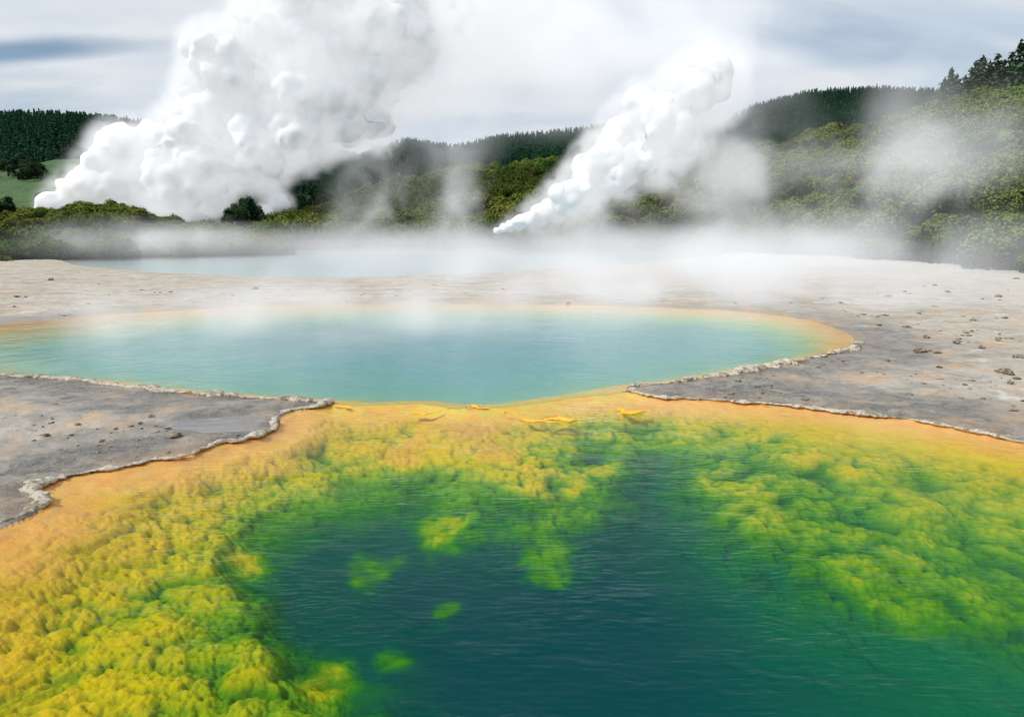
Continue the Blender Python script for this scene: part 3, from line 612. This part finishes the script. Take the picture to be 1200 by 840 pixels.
def wisp(px,py,dist,rx,ry,dm,dens,label,tilt=0,nsc=.08,emit=.5,lo=.35,hi=.7,fall=1.2,name="steam_wisp",sq=1.0,vox=None):
    c=W(px,py,dist); s_=dist/800; S=(rx*s_,dm,ry*s_)
    me=bpy.data.meshes.new(name); me.from_pydata([(0,0,0)],[],[]); o=add(name,me); o.location=c; o.rotation_euler=(0,tilt,-math.atan2(c[0],c[1]))
    ng,gi,go=gn("wisp"); q=ng.nodes; L=ng.links
    vc=q.new('GeometryNodeVolumeCube'); vc.inputs['Min'].default_value=tuple(-v for v in S); vc.inputs['Max'].default_value=S
    vox=vox or max(S)/26
    for nm,k in(('X',0),('Y',1),('Z',2)): vc.inputs['Resolution '+nm].default_value=int(max(8,2*S[k]/vox))
    ps=q.new('GeometryNodeInputPosition'); dv=q.new('ShaderNodeVectorMath'); dv.operation='DIVIDE'; L.new(ps.outputs[0],dv.inputs[0]); dv.inputs[1].default_value=S
    ln=q.new('ShaderNodeVectorMath'); ln.operation='LENGTH'; L.new(dv.outputs[0],ln.inputs[0])
    def mt(op,a,b=0,cl=False):
        n_=q.new('ShaderNodeMath'); n_.operation=op; n_.use_clamp=cl
        for s__,v_ in((n_.inputs[0],a),(n_.inputs[1],b)):
            if isinstance(v_,bpy.types.NodeSocket): L.new(v_,s__)
            else: s__.default_value=v_
        return n_.outputs[0]
    f=mt('POWER',mt('SUBTRACT',1.0,ln.outputs['Value'],True),fall)
    vm=q.new('ShaderNodeVectorMath'); vm.operation='MULTIPLY_ADD'; L.new(ps.outputs[0],vm.inputs[0]); vm.inputs[1].default_value=(1,1,sq); vm.inputs[2].default_value=(px*.37,py*.61,dist*.1)
    nz=q.new('ShaderNodeTexNoise'); L.new(vm.outputs[0],nz.inputs['Vector']); nz.inputs['Scale'].default_value=nsc; nz.inputs['Detail'].default_value=4; nz.inputs['Distortion'].default_value=.6
    mr=q.new('ShaderNodeMapRange'); mr.interpolation_type='SMOOTHSTEP'; L.new([s for s in nz.outputs if s.enabled][0],mr.inputs[0]); mr.inputs[1].default_value=lo; mr.inputs[2].default_value=hi
    L.new(mt('MULTIPLY',f,mr.outputs[0]),vc.inputs['Density'])
    smt=q.new('GeometryNodeSetMaterial'); smt.inputs['Material'].default_value=vol_shader("glowing_thin_steam",dens,emit)
    L.new(vc.outputs[0],smt.inputs[0]); L.new(smt.outputs[0],go.inputs[0]); md=o.modifiers.new("wisp",'NODES'); md.node_group=ng
    tag(o,label,"steam","stuff"); return o
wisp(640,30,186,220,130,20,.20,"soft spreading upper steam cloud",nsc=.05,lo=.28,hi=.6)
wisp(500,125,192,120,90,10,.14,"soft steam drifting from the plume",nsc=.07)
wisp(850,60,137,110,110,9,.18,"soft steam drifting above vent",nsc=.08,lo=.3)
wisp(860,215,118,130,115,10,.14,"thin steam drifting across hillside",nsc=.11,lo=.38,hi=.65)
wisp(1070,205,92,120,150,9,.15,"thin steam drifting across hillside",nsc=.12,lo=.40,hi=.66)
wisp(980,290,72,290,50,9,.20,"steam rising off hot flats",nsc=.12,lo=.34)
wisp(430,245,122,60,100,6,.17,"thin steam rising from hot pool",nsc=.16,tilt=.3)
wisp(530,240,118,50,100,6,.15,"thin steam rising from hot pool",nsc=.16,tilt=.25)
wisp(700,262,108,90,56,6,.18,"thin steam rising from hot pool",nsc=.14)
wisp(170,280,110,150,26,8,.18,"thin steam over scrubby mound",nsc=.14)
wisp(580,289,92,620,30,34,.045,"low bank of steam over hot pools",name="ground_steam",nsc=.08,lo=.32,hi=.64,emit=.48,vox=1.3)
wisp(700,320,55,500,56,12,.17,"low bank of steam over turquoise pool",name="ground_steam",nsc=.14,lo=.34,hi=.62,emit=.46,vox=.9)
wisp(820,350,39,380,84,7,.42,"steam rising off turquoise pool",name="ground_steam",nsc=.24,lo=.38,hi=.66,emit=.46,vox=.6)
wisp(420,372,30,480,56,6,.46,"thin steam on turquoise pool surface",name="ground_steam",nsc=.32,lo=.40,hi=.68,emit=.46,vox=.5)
print("steam",time.time()-T0)

# ------------------------------------------------------------------ small built things
wd=M("grey_timber"); wd.surf(bsdf(wd,wd.mix(wd.noise(wd.pos(),5),(.10,.085,.07),(.20,.18,.15)),.8)); wd=wd.m
pale=M("pale_painted_metal"); pale.surf(bsdf(pale,pale.mix(pale.noise(pale.pos(),3),(.4,.4,.38),(.5,.5,.48)),.5)); pale=pale.m
def box(name,sx,sy,sz,mat,parent=None,loc=(0,0,0),bev=.02):
    bm=bmesh.new(); bmesh.ops.create_cube(bm,size=1); bmesh.ops.scale(bm,vec=(sx,sy,sz),verts=bm.verts); bmesh.ops.bevel(bm,geom=bm.edges[:],offset=bev,segments=2,affect='EDGES'); me=bpy.data.meshes.new(name); bm.to_mesh(me); bm.free()
    return add(name,me,mat,parent,loc)
def fence(px0,px1,py,dist,label):
    a_=np.array(W(px0,py,dist)); b_=np.array(W(px1,py,dist)); a_[2]=b_[2]=.1; L=np.linalg.norm(b_-a_); e=bpy.data.objects.new("boardwalk_railing",None); COL.objects.link(e); e.location=a_; e.rotation_euler=(0,0,math.atan2(b_[1]-a_[1],b_[0]-a_[0])); tag(e,label,"railing")
    box("deck",L,1.4,.12,wd,e,(L/2,0,.35)); box("rail",L,.09,.12,wd,e,(L/2,0,1.45)); box("rail",L,.06,.1,wd,e,(L/2,0,.95))
    n=int(L/1.8)
    for k in range(n+1): box("post",.12,.12,1.5,wd,e,(k*L/n,.09,.68))
fence(352,402,285,139,"grey timber boardwalk railing below scrub hill")
fence(600,665,283,133,"grey timber boardwalk railing beside steam vent")
e=box("marker_post",.14,.14,1.5,wd,None,(*G(950,302),.8)); tag(e,"short weathered timber marker post on flat","post")
box("cap",.2,.2,.06,pale,e,(0,0,.78))
print("done",time.time()-T0)
